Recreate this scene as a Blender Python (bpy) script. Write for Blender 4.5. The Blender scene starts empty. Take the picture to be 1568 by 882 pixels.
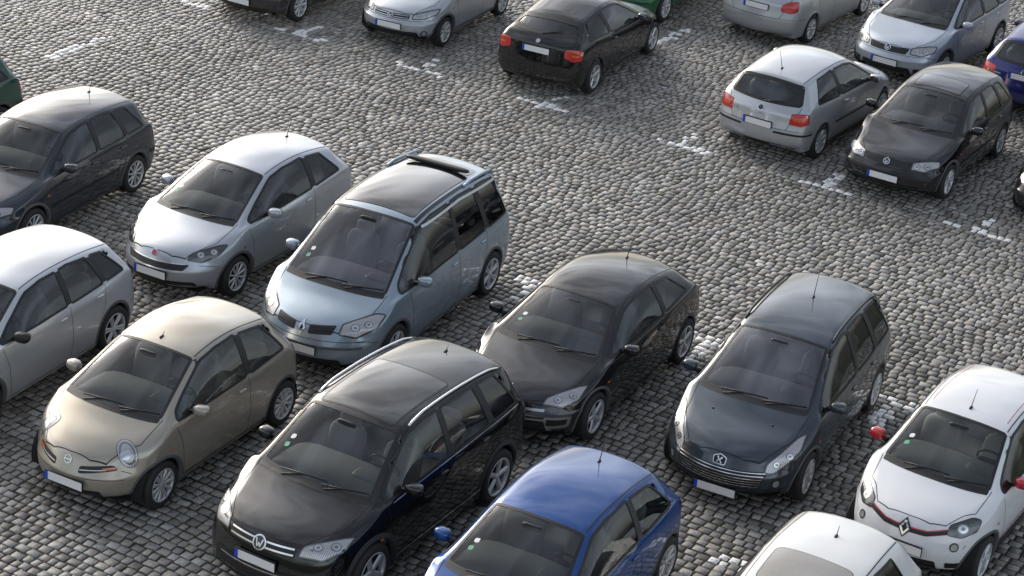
import bpy, math, random
import numpy as np
from mathutils import Vector, Matrix
from mathutils.bvhtree import BVHTree
from mathutils.geometry import delaunay_2d_cdt
random.seed(7); rng=np.random.default_rng(7)
sc=bpy.context.scene
# ------------------------------------------------------------ materials
def new_mat(name):
    m=bpy.data.materials.new(name); m.use_nodes=True
    nt=m.node_tree; b=nt.nodes['Principled BSDF']
    return m,nt,b
def simple(name,col,rough=.5,metal=0,coat=0,spec=.5):
    m,nt,b=new_mat(name)
    b.inputs['Base Color'].default_value=(*col,1); b.inputs['Roughness'].default_value=rough
    b.inputs['Metallic'].default_value=metal; b.inputs['Coat Weight'].default_value=coat
    b.inputs['Coat Roughness'].default_value=.03
    b.inputs['Specular IOR Level'].default_value=spec
    n=nt.nodes.new('ShaderNodeTexNoise'); n.inputs['Scale'].default_value=14; n.inputs['Detail'].default_value=4
    tc=nt.nodes.new('ShaderNodeTexCoord'); nt.links.new(tc.outputs['Object'],n.inputs['Vector'])
    mr=nt.nodes.new('ShaderNodeMapRange'); mr.inputs['To Min'].default_value=max(0,rough-.06); mr.inputs['To Max'].default_value=rough+.08
    nt.links.new(n.outputs['Fac'],mr.inputs['Value']); nt.links.new(mr.outputs['Result'],b.inputs['Roughness'])
    return m
paint_cache={}
def paint(col,metal=.5,rough=.38):
    key=(col,metal,rough)
    if key in paint_cache: return paint_cache[key]
    m,nt,b=new_mat('car_paint')
    N=nt.nodes.new;Lk=nt.links.new
    tc=N('ShaderNodeTexCoord')
    n=N('ShaderNodeTexNoise'); n.inputs['Scale'].default_value=3; n.inputs['Detail'].default_value=6
    Lk(tc.outputs['Object'],n.inputs['Vector'])
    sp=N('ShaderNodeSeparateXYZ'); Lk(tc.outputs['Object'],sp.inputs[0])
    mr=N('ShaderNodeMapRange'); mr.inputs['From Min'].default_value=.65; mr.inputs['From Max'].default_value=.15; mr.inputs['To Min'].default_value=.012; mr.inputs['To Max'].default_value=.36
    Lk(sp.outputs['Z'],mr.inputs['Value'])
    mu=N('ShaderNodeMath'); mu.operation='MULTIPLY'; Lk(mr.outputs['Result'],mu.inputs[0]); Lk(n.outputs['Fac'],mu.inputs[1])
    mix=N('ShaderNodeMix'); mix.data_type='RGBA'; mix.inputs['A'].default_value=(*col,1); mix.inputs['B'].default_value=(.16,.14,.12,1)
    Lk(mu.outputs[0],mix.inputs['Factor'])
    geo=N('ShaderNodeNewGeometry')
    mix2=N('ShaderNodeMix'); mix2.data_type='RGBA'; Lk(geo.outputs['Backfacing'],mix2.inputs['Factor']); Lk(mix.outputs['Result'],mix2.inputs['A']); mix2.inputs['B'].default_value=(.12,.12,.12,1)
    Lk(mix2.outputs['Result'],b.inputs['Base Color'])
    inv=N('ShaderNodeMath'); inv.operation='SUBTRACT'; inv.inputs[0].default_value=1; Lk(geo.outputs['Backfacing'],inv.inputs[1])
    Lk(inv.outputs[0],b.inputs['Coat Weight'])
    m1=N('ShaderNodeMath'); m1.operation='MULTIPLY'; m1.inputs[1].default_value=metal; Lk(inv.outputs[0],m1.inputs[0]); Lk(m1.outputs[0],b.inputs['Metallic'])
    b.inputs['Roughness'].default_value=rough
    b.inputs['Specular IOR Level'].default_value=.03
    n5=N('ShaderNodeTexNoise'); n5.inputs['Scale'].default_value=9; n5.inputs['Detail'].default_value=8; Lk(tc.outputs['Object'],n5.inputs['Vector'])
    r2=N('ShaderNodeMapRange'); r2.inputs['From Min'].default_value=.35; r2.inputs['From Max'].default_value=.7; r2.inputs['To Min'].default_value=.01; r2.inputs['To Max'].default_value=.09
    Lk(n5.outputs['Fac'],r2.inputs['Value']); Lk(r2.outputs['Result'],b.inputs['Coat Roughness'])
    b.inputs['Coat IOR'].default_value=1.65
    paint_cache[key]=m; return m
def glass_mat(name,tint,ior=1.6):
    m=bpy.data.materials.new(name); m.use_nodes=True; nt=m.node_tree; nt.nodes.clear()
    N=nt.nodes.new;Lk=nt.links.new
    o=N('ShaderNodeOutputMaterial'); mx=N('ShaderNodeMixShader'); t=N('ShaderNodeBsdfTransparent'); g=N('ShaderNodeBsdfGlossy')
    fr=N('ShaderNodeFresnel'); fr.inputs['IOR'].default_value=ior
    t.inputs['Color'].default_value=(*tint,1); g.inputs['Roughness'].default_value=.01; g.inputs['Color'].default_value=(.95,.97,1,1)
    Lk(fr.outputs[0],mx.inputs[0]);Lk(t.outputs[0],mx.inputs[1]);Lk(g.outputs[0],mx.inputs[2]);Lk(mx.outputs[0],o.inputs[0])
    return m
M_glass=glass_mat('window_glass',(.86,.92,.89),1.7)
M_glass_v=glass_mat('window_glass_athermic',(.76,.76,.92),2.1)
M_glass_d=glass_mat('tinted_glass',(.74,.79,.77),1.7)
M_black=simple('black_trim',(.012,.012,.013),.45)
M_gloss=simple('black_gloss',(.006,.006,.007),.12,0,1)
M_seam=simple('panel_gap',(.004,.004,.004),.8)
M_plast=simple('grey_plastic',(.035,.035,.037),.6)
M_chrome=simple('chrome',(.75,.76,.78),.16,1)
M_silver=simple('satin_silver',(.55,.56,.58),.3,1)
def lampmat(name,col,metal,lo=.7):
    m=simple(name,col,.22,metal,1);nt=m.node_tree;b=nt.nodes['Principled BSDF']
    w=nt.nodes.new('ShaderNodeTexWave');w.inputs['Scale'].default_value=18;w.inputs['Distortion'].default_value=.5;w.bands_direction='Y'
    tc=nt.nodes.new('ShaderNodeTexCoord');nt.links.new(tc.outputs['Object'],w.inputs['Vector'])
    bu=nt.nodes.new('ShaderNodeBump');bu.inputs['Strength'].default_value=.15;bu.inputs['Distance'].default_value=.01
    nt.links.new(w.outputs['Fac'],bu.inputs['Height']);nt.links.new(bu.outputs[0],b.inputs['Normal'])
    cr=nt.nodes.new('ShaderNodeValToRGB');cr.color_ramp.elements[0].color=(*[c*lo for c in col],1);cr.color_ramp.elements[1].color=(*[min(1,c*1.15) for c in col],1)
    nt.links.new(w.outputs['Fac'],cr.inputs[0]);nt.links.new(cr.outputs[0],b.inputs['Base Color'])
    return m
M_lamp=lampmat('headlamp_reflector',(.50,.50,.50),.4,.6)
M_lampd=simple('headlamp_dark',(.09,.092,.095),.2,.5,1)
M_lampi=simple('headlamp_bezel',(.20,.205,.21),.2,.5,1)
M_lampw=simple('headlamp_bright',(.62,.63,.64),.14,.7,1)
M_red=lampmat('tail_lamp_red',(.55,.014,.01),0)
M_orange=simple('indicator_orange',(.60,.13,.02),.2,0,1)
M_plate=simple('plate_white',(.80,.80,.79),.35,0,.3)
M_eu=simple('plate_blue',(.01,.06,.5),.35,0,.3)
M_tyre=simple('tyre_rubber',(.022,.022,.022),.75)
M_well=simple('wheel_well',(.008,.008,.008),.9)
M_rim=simple('rim_metal',(.55,.56,.57),.35,.5,.3)
M_seat=simple('seat_fabric',(.20,.20,.205),.85)
M_seat_l=simple('seat_fabric_light',(.34,.32,.29),.85)
M_dash=simple('dashboard',(.12,.122,.125),.6)
M_redp=simple('red_paint',(.45,.01,.02),.25,0,1)
M_sticker=simple('sticker',(.12,.40,.22),.5)
# ------------------------------------------------------------ mesh utils
class Acc:
    def __init__(s): s.v=[];s.f=[]
    def add(s,v,f):
        o=len(s.v); s.v+= [tuple(p) for p in v]; s.f+=[tuple(i+o for i in q) for q in f]
def mk(name,acc,mat,parent=None,smooth=True):
    me=bpy.data.meshes.new(name); me.from_pydata(acc.v,[],acc.f); me.validate()
    if smooth: me.polygons.foreach_set('use_smooth',[True]*len(me.polygons))
    me.materials.append(mat); ob=bpy.data.objects.new(name,me); sc.collection.objects.link(ob)
    if parent: ob.parent=parent
    return ob
def sup(c,s,e=.5,rot=None,nu=16,nv=10):
    v=[];f=[]
    def pw(a): return math.copysign(abs(a)**e,a)
    for i in range(nv+1):
        ph=-math.pi/2+math.pi*i/nv
        for j in range(nu):
            th=2*math.pi*j/nu
            p=Vector((pw(math.cos(ph))*pw(math.cos(th))*s[0],pw(math.cos(ph))*pw(math.sin(th))*s[1],pw(math.sin(ph))*s[2]))
            if rot: p=rot@p
            v.append(p+Vector(c))
    for i in range(nv):
        for j in range(nu):
            f.append((i*nu+j,i*nu+(j+1)%nu,(i+1)*nu+(j+1)%nu,(i+1)*nu+j))
    return v,f
def tube(a,b,r0,r1,n=8):
    a=Vector(a);b=Vector(b);d=(b-a).normalized();u=d.orthogonal().normalized();w=d.cross(u)
    v=[];f=[]
    for p,r in ((a,r0),(b,r1)):
        for j in range(n):
            t=2*math.pi*j/n; v.append(p+u*math.cos(t)*r+w*math.sin(t)*r)
    for j in range(n): f.append((j,(j+1)%n,n+(j+1)%n,n+j))
    f.append(tuple(range(n-1,-1,-1)));f.append(tuple(range(n,2*n)))
    return v,f
def pathtube(pts,r,n=6):
    v=[];f=[];m=len(pts);pts=[Vector(p) for p in pts]
    for i,p in enumerate(pts):
        d=(pts[min(i+1,m-1)]-pts[max(i-1,0)]).normalized();u=d.cross(Vector((.3,.2,1))).normalized();w=d.cross(u)
        for j in range(n):
            t=2*math.pi*j/n; v.append(p+u*math.cos(t)*r+w*math.sin(t)*r)
    for i in range(m-1):
        for j in range(n): f.append((i*n+j,i*n+(j+1)%n,(i+1)*n+(j+1)%n,(i+1)*n+j))
    f.append(tuple(range(n-1,-1,-1)));f.append(tuple(range((m-1)*n,m*n)))
    return v,f
def area(P): return .5*sum(P[i][0]*P[(i+1)%len(P)][1]-P[(i+1)%len(P)][0]*P[i][1] for i in range(len(P)))
def outline(P,rad=.04,step=.035):
    P=[np.array(p,float) for p in P]
    if area(P)<0: P=P[::-1]
    out=[];n=len(P)
    for i in range(n):
        p=P[i];a=P[i-1]-p;b=P[(i+1)%n]-p;la=np.linalg.norm(a);lb=np.linalg.norm(b)
        if la<1e-5 or lb<1e-5: continue
        r=min(rad,.45*la,.45*lb)
        A=p+a/la*r;B=p+b/lb*r
        cs=(a@b)/(la*lb)
        if cs<-.985: out.append(p); continue
        for t in np.linspace(0,1,5): out.append((1-t)**2*A+2*t*(1-t)*p+t*t*B)
    res=[];n=len(out)
    for i in range(n):
        a=out[i];b=out[(i+1)%n];l=np.linalg.norm(b-a)
        if l<1e-5: continue
        k=max(1,int(math.ceil(l/step)))
        for t in range(k): res.append(a+(b-a)*t/k)
    return np.array(res)
def offset(P,d):
    n=len(P);T=np.roll(P,-1,0)-np.roll(P,1,0);T/=np.linalg.norm(T,axis=1)[:,None]+1e-9
    return P+np.stack([T[:,1],-T[:,0]],1)*d
def inpoly(P,Q):
    x,y=Q[:,0],Q[:,1];c=np.zeros(len(Q),bool);n=len(P)
    for i in range(n):
        x1,y1=P[i];x2,y2=P[(i+1)%n]
        if y1==y2: continue
        m=((y1>y)!=(y2>y))&(x<(x2-x1)*(y-y1)/(y2-y1)+x1); c^=m
    return c
def fill2d(P,step=.05):
    mn=P.min(0);mx=P.max(0)
    gx=np.arange(mn[0]+step/2,mx[0],step);gy=np.arange(mn[1]+step/2,mx[1],step)
    G=np.array([(a,b) for a in gx for b in gy]).reshape(-1,2)
    if len(G):
        G=G[inpoly(offset(P,-step*.35),G)]
    V=[Vector(p) for p in P]+[Vector(p) for p in G]
    r=delaunay_2d_cdt(V,[],[list(range(len(P)))],1,1e-5)
    return [tuple(v) for v in r[0]],[tuple(q) for q in r[2]]
class Proj:
    def __init__(s,o,u,v,n): s.o=Vector(o);s.u=Vector(u);s.v=Vector(v);s.n=Vector(n)
def view(k,sgn=1):
    if k=='side': return Proj((0,sgn*3,0),(1,0,0),(0,0,1),(0,sgn,0))
    if k=='top': return Proj((0,0,4),(1,0,0),(0,1,0),(0,0,1))
    if k=='front': return Proj((6,0,0),(0,1,0),(0,0,1),(1,0,0))
    if k=='rear': return Proj((-6,0,0),(0,1,0),(0,0,1),(-1,0,0))
# ------------------------------------------------------------ wheels
def wheel_mesh(name,style):
    tyre=Acc();rim=Acc();dark=Acc()
    def lathe(acc,prof,n=40):
        v=[];f=[]
        for r,y in prof:
            for j in range(n):
                t=2*math.pi*j/n; v.append((r*math.cos(t),y,r*math.sin(t)))
        for i in range(len(prof)-1):
            for j in range(n): f.append((i*n+j,i*n+(j+1)%n,(i+1)*n+(j+1)%n,(i+1)*n+j))
        acc.add(v,f)
    lathe(tyre,[(.62,.27),(.68,.30),(.80,.335),(.90,.32),(.965,.27),(.99,.18),(1,0),(.99,-.18),(.965,-.27),(.90,-.32),(.7,-.32),(.6,-.25)])
    lathe(rim,[(.685,.295),(.70,.318),(.67,.325),(.63,.30),(.61,.24),(.60,.05)])
    lathe(dark,[(.61,.12),(.3,.12),(.0,.12)])
    lathe(rim,[(.15,.15),(.15,.26),(.12,.285),(.0,.29)],20)
    n,wi,wo,pair=style
    for k in range(n):
        for off in ((-pair,pair) if pair else (0,)):
            t=2*math.pi*k/n
            ca,sa=math.cos(t),math.sin(t)
            def P(r,w,y,o): return (r*ca-(w+o)*sa,y,r*sa+(w+o)*ca)
            v=[];rs=[(.10,wi,.27,off*.4),(.35,(wi+wo)/2,.285,off*.75),(.65,wo,.30,off)]
            for r,w,y,o in rs:
                v+=[P(r,-w,y-.07,o),P(r,-w*.75,y,o),P(r,w*.75,y,o),P(r,w,y-.07,o)]
            f=[]
            for i in range(2):
                for j in range(3): f.append((i*4+j,i*4+j+1,(i+1)*4+j+1,(i+1)*4+j))
            rim.add(v,f)
    me=bpy.data.meshes.new(name)
    allv=tyre.v+rim.v+dark.v
    fs=list(tyre.f)+[tuple(i+len(tyre.v) for i in q) for q in rim.f]+[tuple(i+len(tyre.v)+len(rim.v) for i in q) for q in dark.f]
    me.from_pydata(allv,[],fs)
    for m in (M_tyre,M_rim,M_well): me.materials.append(m)
    mi=[0]*len(tyre.f)+[1]*len(rim.f)+[2]*len(dark.f)
    me.polygons.foreach_set('material_index',mi); me.polygons.foreach_set('use_smooth',[True]*len(mi))
    return me
WH={'multi':wheel_mesh('wheel_multispoke',(10,.035,.055,0)),
    'five':wheel_mesh('wheel_five_spoke',(5,.09,.11,0)),
    'twin':wheel_mesh('wheel_twin_spoke',(6,.04,.045,.07)),
    'cap':wheel_mesh('wheel_hubcap',(8,.07,.14,0)),
    'cap9':wheel_mesh('wheel_hubcap_b',(11,.05,.10,0))}
# ------------------------------------------------------------ car
DEF=dict(zn=.70,zh=.87,zc=.98,zb0=.93,zb1=1.0,wr=.63,W0=.84,nb=.30,tb=.20,wheel='cap',metal=.5,seat=M_seat,
         doors='5',plate=True,rails=False,antenna=None,tail='hatch',gl=M_glass,rough=.32,rgz=0,ditch=1)
def lerp(a,b,t): return a+(b-a)*t
def make_car(name,pos,head,**kw):
    S=dict(DEF);S.update(kw)
    L,W,H,WB,fo,r=[S[k] for k in('L','W','H','WB','fo','r')]
    H+=.02
    w=W/2*1.012; xf=WB/2+fo; X=lambda d:xf-d
    zn,zh,zc,zb0,zb1=S['zn'],S['zh'],S['zc'],S['zb0'],S['zb1']
    dc,dh,dre,dg,zre,zg=S['dc'],S['dh'],S['dre'],S['dg'],S['zre']+.02,S['zg']
    zr=S.get('zr',H-.055); wr=S['wr']; nb,tb=S['nb'],S['tb']
    st=[]
    def hood(d,bow,wf,z,drop=1.0,z3=None):
        st.append((d,bow,wf,(0,.38,.72,.86,.955),(z,z-.006*drop,z-.03*drop,z-.06*drop,(z-.12*drop) if z3 is None else z3)))
    hood(.11,nb,S['W0'],zn)
    hood(.34,nb*.62,.93,lerp(zn,zh,.62))
    hood(lerp(.34,dc,.58),.09,.985,zh,.9)
    st.append((dc,.16,1.0,(0,.40,.83,.90,.955),(zc,zc-.012,zc-.04,zc-.05,zb0)))
    dm=lerp(dc,dh,.5);zm=lerp(zc,zr,.53)
    st.append((dm,.13,1.0,(0,.37,lerp(.83,wr,.5),.86,.955),(zm,zm-.012,zm-.06,lerp(zb0,zm-.06,.5),zb0+.008)))
    def cab(d,bow,wf,z,zb,wr_=wr,e=.07,mid=.035):
        z2=z-e
        st.append((d,bow,wf,(0,wr_*.55,wr_,lerp(wr_,.95,.5)+mid,.95),(z,z-.012,z2,lerp(zb,z2,.5),zb)))
    cab(dh,.09,1.0,zr,lerp(zb0,zb1,.12))
    d6=dh+.38;d8=dre-.42;d7=(d6+d8)/2
    cab(d6,.02,1.0,H,lerp(zb0,zb1,.3))
    cab(d7,0,1.0,H+.012,lerp(zb0,zb1,.5))
    cab(d8,-.01,.99,lerp(H,zre,.38),lerp(zb0,zb1,.8))
    cab(dre,-.06,.97,zre,zb1,wr*.985)
    zgm=lerp(zre,zg,.5)
    st.append((lerp(dre,dg,.55),-.10,.955,(0,.38,lerp(wr,.74,.45),.84,.945),(zgm,zgm-.01,zgm-.045,lerp(zb1,zgm-.045,.5) if zgm-.045>zb1 else zgm-.03,min(zb1,zgm-.06))))
    st.append((dg,-.15,.94,(0,.40,.75,.86,.945),(zg,zg-.01,zg-.025,zg-.035,min(zb1,zg)-.06)))
    st.append((L-.045,-tb,.905,(0,.38,.74,.87,.95),(zg-.10,zg-.105,zg-.115,zg-.12,zg-.16)))
    n=len(st)
    vid={};V=[];Fc=[]
    def vert(k,p):
        vid[k]=len(V);V.append(p)
    low=[(.988,None),(1.0,.56),(.985,.36),(.945,.20)]
    C=[]
    for i,(d,bow,wf,ys,zs) in enumerate(st):
        row=[]
        for j in range(5):
            f=ys[j]; row.append((X(d+bow*f**2.2),ys[j]*w*wf,zs[j]))
        z3=zs[4]
        for k,(f,z) in enumerate(low):
            if z is None: z=z3-.11 if i not in(0,n-1) else z3-.06
            if i==0: z={1:.5,2:.34,3:.21}.get(k,z)
            if i==n-1: z={1:.56,2:.38,3:.24}.get(k,z)
            x=X(d+bow)
            row.append((x,f*w*wf,z))
        C.append(row)
        for j,p in enumerate(row):
            vert((i,j,1),p)
            if j==0: vid[(i,0,-1)]=vid[(i,0,1)]
            else: vert((i,j,-1),(p[0],-p[1],p[2]))
    for i in range(n-1):
        for j in range(8):
            for s in(1,-1):
                Fc.append((vid[(i,j,s)],vid[(i+1,j,s)],vid[(i+1,j+1,s)],vid[(i,j+1,s)]))
        Fc.append((vid[(i,8,1)],vid[(i+1,8,1)],vid[(i+1,8,-1)],vid[(i,8,-1)]))
    for end in(0,n-1):
        d,bow,wf,ys,zs=st[end]
        fr= end==0
        dd={1:-.075,2:-.11,3:-.10,4:-.03} if fr else {1:.01,2:.055,3:.055,4:-.02}
        key=lambda k,j,s:(end,j,s) if k==0 else((end,4+k,s) if j==4 else (end,'c',k,j,s))
        for k in range(1,5):
            zc_=C[end][4+k][2]
            for j in range(4):
                ff={0:0,1:.36,2:.68,3:.86}[j]
                x=X(d+dd[k]+bow*ff**2.2)
                y=ff*w*wf
                vert((end,'c',k,j,1),(x,y,zc_+(.02 if k==1 else 0)*(1-ff)))
                if j==0: vid[(end,'c',k,0,-1)]=vid[(end,'c',k,0,1)]
                else: vert((end,'c',k,j,-1),(x,-y,zc_+(.02 if k==1 else 0)*(1-ff)))
            for s in(1,-1):
                q=vid[(end,4+k,s)];p=V[q];V[q]=(p[0]-dd[k]*.6,p[1],p[2])
        for k in range(4):
            for j in range(4):
                for s in(1,-1): Fc.append(tuple(vid[key(*t,s)] for t in((k,j),(k+1,j),(k+1,j+1),(k,j+1))))
        rowb=[vid[key(4,j,1)] for j in(4,3,2,1,0)]+[vid[key(4,j,-1)] for j in(1,2,3,4)]
        Fc.append(tuple(rowb))
    import bmesh
    me=bpy.data.meshes.new('cage');me.from_pydata(V,[],Fc)
    bm=bmesh.new();bm.from_mesh(me);bmesh.ops.recalc_face_normals(bm,faces=bm.faces)
    cl=bm.edges.layers.float.new('crease_edge')
    bm.verts.ensure_lookup_table()
    def crease(a,b,v):
        e=bm.edges.get((bm.verts[a],bm.verts[b]))
        if e: e[cl]=v
    for s in(1,-1):
        for i in range(n-1):
            crease(vid[(i,4,s)],vid[(i+1,4,s)],S.get('cr4',.4))
            if i>=3: crease(vid[(i,2,s)],vid[(i+1,2,s)],.35)
            if i<3: crease(vid[(i,2,s)],vid[(i+1,2,s)],S.get('crh',.5))
            crease(vid[(i,6,s)],vid[(i+1,6,s)],.4)
            crease(vid[(i,8,s)],vid[(i+1,8,s)],.6)
        for j in range(4):
            crease(vid[(3,j,s)],vid[(3,j+1,s)],.55)
            crease(vid[(5,j,s)],vid[(5,j+1,s)],.25)
            crease(vid[(0,j,s)],vid[(0,j+1,s)],S.get('crn',.35))
            crease(vid[(9,j,s)],vid[(9,j+1,s)],.5)
            crease(vid[(11,j,s)],vid[(11,j+1,s)],.5)
            crease(vid[(n-1,j,s)],vid[(n-1,j+1,s)],.2)
            crease(vid[(0,'c',2,j,s)],vid[(0,'c',2,j+1,s)] if j<3 else vid[(0,6,s)],.35)
            crease(vid[(n-1,'c',2,j,s)],vid[(n-1,'c',2,j+1,s)] if j<3 else vid[(n-1,6,s)],.4)
    bm.to_mesh(me);bm.free()
    tmp=bpy.data.objects.new('tmp',me);sc.collection.objects.link(tmp)
    md=tmp.modifiers.new('s','SUBSURF');md.levels=3;md.render_levels=3
    dg_=bpy.context.evaluated_depsgraph_get()
    me2=bpy.data.meshes.new_from_object(tmp.evaluated_get(dg_))
    bpy.data.objects.remove(tmp);bpy.data.meshes.remove(me)
    nv=len(me2.vertices);co=np.empty(nv*3);me2.vertices.foreach_get('co',co);co=co.reshape(-1,3)
    fs=np.empty(len(me2.polygons)*4,int);me2.loops.foreach_get('vertex_index',fs);fs=fs.reshape(-1,4)
    bpy.data.meshes.remove(me2)
    bvh=BVHTree.FromPolygons([tuple(p) for p in co],[tuple(int(a) for a in q) for q in fs])
    par=bpy.data.objects.new(name,None);sc.collection.objects.link(par)
    par.location=(pos[0],pos[1],0);par.rotation_euler=(0,0,math.radians(head))
    A={}
    def acc(k,mat):
        if k not in A: A[k]=(Acc(),mat)
        return A[k][0]
    def cast(pr,a,b,off):
        o=pr.o+pr.u*a+pr.v*b
        h=bvh.ray_cast(o,-pr.n)
        if h[0] is None:
            h=bvh.find_nearest(o-pr.n*2.2)
        nn=h[1]
        if nn.dot(pr.n)<0: nn=-nn
        return h[0]+nn*off
    def patch(k,mat,pr,P,off=.003,step=.05):
        v2,f=fill2d(P,step)
        sgn=1 if pr.u.cross(pr.v).dot(pr.n)>0 else -1
        v=[cast(pr,a,b,off) for a,b in v2]
        acc(k,mat).add(v,[q if sgn>0 else q[::-1] for q in f])
    def ring(k,mat,pr,P,d1,d2,off=.003,off2=None):
        A1=offset(P,d1);A2=offset(P,d2);m=len(P)
        v=[cast(pr,a,b,off) for a,b in A1]+[cast(pr,a,b,off if off2 is None else off2) for a,b in A2]
        f=[(i,(i+1)%m,m+(i+1)%m,m+i) for i in range(m)]
        acc(k,mat).add(v,f)
    def strip(k,mat,pr,pts,wd=.007,off=.0012,step=.04):
        P=[]
        for a,b in zip(pts,pts[1:]):
            a=np.array(a,float);b=np.array(b,float);m=max(1,int(np.linalg.norm(b-a)/step))
            for t in range(m): P.append(a+(b-a)*t/m)
        P.append(np.array(pts[-1],float));P=np.array(P)
        T=np.gradient(P,axis=0);T/=np.linalg.norm(T,axis=1)[:,None]+1e-9
        N=np.stack([-T[:,1],T[:,0]],1)*wd/2
        v=[cast(pr,*q,off) for q in P+N]+[cast(pr,*q,off) for q in P-N];m=len(P)
        acc(k,mat).add(v,[(i,i+1,m+i+1,m+i) for i in range(m-1)])
    def pl3(pts):
        Q=[];nn=Vector((0,0,0))
        for p in pts:
            h=bvh.find_nearest(Vector(p));Q.append(h[0]);nn+=h[1]
        c=sum(Q,Vector())/len(Q)
        nm=Vector()
        for i in range(len(Q)): nm+=(Q[i]-c).cross(Q[(i+1)%len(Q)]-c)
        nm.normalize()
        if nm.dot(nn)<0: nm=-nm
        u=Vector((0,0,1)).cross(nm).normalized();v=nm.cross(u)
        pr=Proj(c+nm*.6,u,v,nm)
        return pr,[((q-c).dot(u),(q-c).dot(v)) for q in Q]
    def mir(pts,s): return [(p[0],p[1]*s,p[2]) for p in pts]
    def disc(k,mat,p,a,b,rot=0,off=.004,inner=None):
        h=bvh.find_nearest(Vector(p));nm=h[1]
        if nm.dot(Vector(p)-Vector((0,0,.5)))<0: nm=-nm
        u=Vector((0,0,1)).cross(nm).normalized();v=nm.cross(u)
        pr=Proj(h[0]+nm*.4,u,v,nm)
        P=np.array([(a*math.cos(t)*math.cos(rot)-b*math.sin(t)*math.sin(rot),a*math.cos(t)*math.sin(rot)+b*math.sin(t)*math.cos(rot)) for t in np.linspace(0,2*math.pi,25)[:-1]])
        if inner: ring(k,mat,pr,P,0,-inner,off)
        else: patch(k,mat,pr,P,off,.04)
    xs2=np.array([c[2][0] for c in C]);zs2=np.array([c[2][2] for c in C])
    xs3=np.array([c[4][0] for c in C]);zs3=np.array([c[4][2] for c in C])
    ztop=lambda x:float(np.interp(-x,-xs2,zs2))-.05
    zbot=lambda x:float(np.interp(-x,-xs3,zs3))+.03
    wins=[]
    sw=S['sw']
    for (a0,a1,b0,b1) in sw:
        P=[]
        for d in np.linspace(a0,a1,10): P.append((X(d),zbot(X(d))))
        for d in np.linspace(b1,b0,14):
            x=X(d);P.append((x,max(ztop(x),zbot(x)+.02)))
        if a0<b0-.25 :
            for d in np.linspace(b0,a0+.06,8)[1:]:
                x=X(d);P.append((x,max(ztop(x)-.012,zbot(x)+.012)))
        o=outline(P,.035)
        for s in(1,-1): wins.append(('side',s,o,'side_windows'))
    yb=w*.83-.055;yt=w*wr-.035
    P=[]
    for y in np.linspace(-yb,yb,15): P.append((X(dc+.035+.20*(abs(y)/w)**2.2),y))
    for y in np.linspace(yt,-yt,13): P.append((X(dh-.02+.09*(abs(y)/w)**2*1.3),y))
    WSo=outline(P,.06); wins.append(('top',1,WSo,'windshield'))
    zt=zre-.06;zb=zg+.02+S['rgz'];ybt=w*wr*.97;ybb=w*.74
    P=[(y,zb+.02*(y/ybb)**2) for y in np.linspace(-ybb,ybb,11)]+[(y,zt-.04*(y/ybt)**2) for y in np.linspace(ybt,-ybt,11)]
    RWo=outline(P,.05); wins.append(('rear',1,RWo,'rear_window'))
    fc=co[fs].mean(1)
    keep=np.ones(len(fs),bool)
    def vp(kind,s,Q):
        if kind=='side': q=Q[:,[0,2]];m=(Q[:,1]*s>.3)&(Q[:,2]>zb0-.05)
        elif kind=='top': q=Q[:,[0,1]];m=(Q[:,2]>zc-.12)
        else: q=Q[:,[1,2]];m=Q[:,0]<X(dre-.25)
        return q,m
    for kind,s,o,_ in wins:
        q,m=vp(kind,s,fc);m&=inpoly(o,q);keep&=~m
    wc=[(WB/2,r),(-WB/2,r)]; ra=r+S.get('arch',.045)
    for cx,cz in wc:
        keep&=~((np.hypot(fc[:,0]-cx,fc[:,2]-cz)<ra)&(abs(fc[:,1])>w*.55))
    fk=fs[keep]
    ed={}
    for q in fk:
        for a,b in((q[0],q[1]),(q[1],q[2]),(q[2],q[3]),(q[3],q[0])):
            kx=(a,b) if a<b else(b,a);ed[kx]=ed.get(kx,0)+1
    bv=np.array(sorted({int(a) for kx,c in ed.items() if c==1 for a in kx}),int)
    co2=co.copy()
    for kind,s,o,_ in wins:
        q,m=vp(kind,s,co[bv])
        pr=view(kind,s)
        for t in np.nonzero(m)[0]:
            dd_=np.hypot(*(o-q[t]).T);k_=dd_.argmin()
            if dd_[k_]<.07: co2[bv[t]]=tuple(cast(pr,*o[k_],0))
    for cx,cz in wc:
        q=co[bv];dd_=np.hypot(q[:,0]-cx,q[:,2]-cz)
        for t in np.nonzero((abs(dd_-ra)<.08)&(abs(q[:,1])>w*.72))[0]:
            sc_=ra/dd_[t];co2[bv[t],0]=cx+(q[t,0]-cx)*sc_;co2[bv[t],2]=cz+(q[t,2]-cz)*sc_
    body=acc('body',paint(S['col'],S['metal'],S['rough']))
    used=np.unique(fk);remap=-np.ones(len(co2),int);remap[used]=range(len(used))
    body.v=[tuple(p) for p in co2[used]];body.f=[tuple(int(a) for a in t) for t in remap[fk]]
    for kind,s,o,nm in wins:
        pr=view(kind,s)
        gm=S['gl'] if nm=='windshield' else M_glass_d
        patch(nm,gm,pr,offset(o,.008),-.004 if nm!='windshield' else -.001,.07)
        if nm=='windshield': ring('window_seals',M_black,pr,o,.012,-.022,.0035)
        elif nm=='rear_window': ring('window_seals',M_black,pr,o,.014,-.035,.003)
        else: ring('window_seals',M_black,pr,o,.018,-.008,.003)
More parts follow.
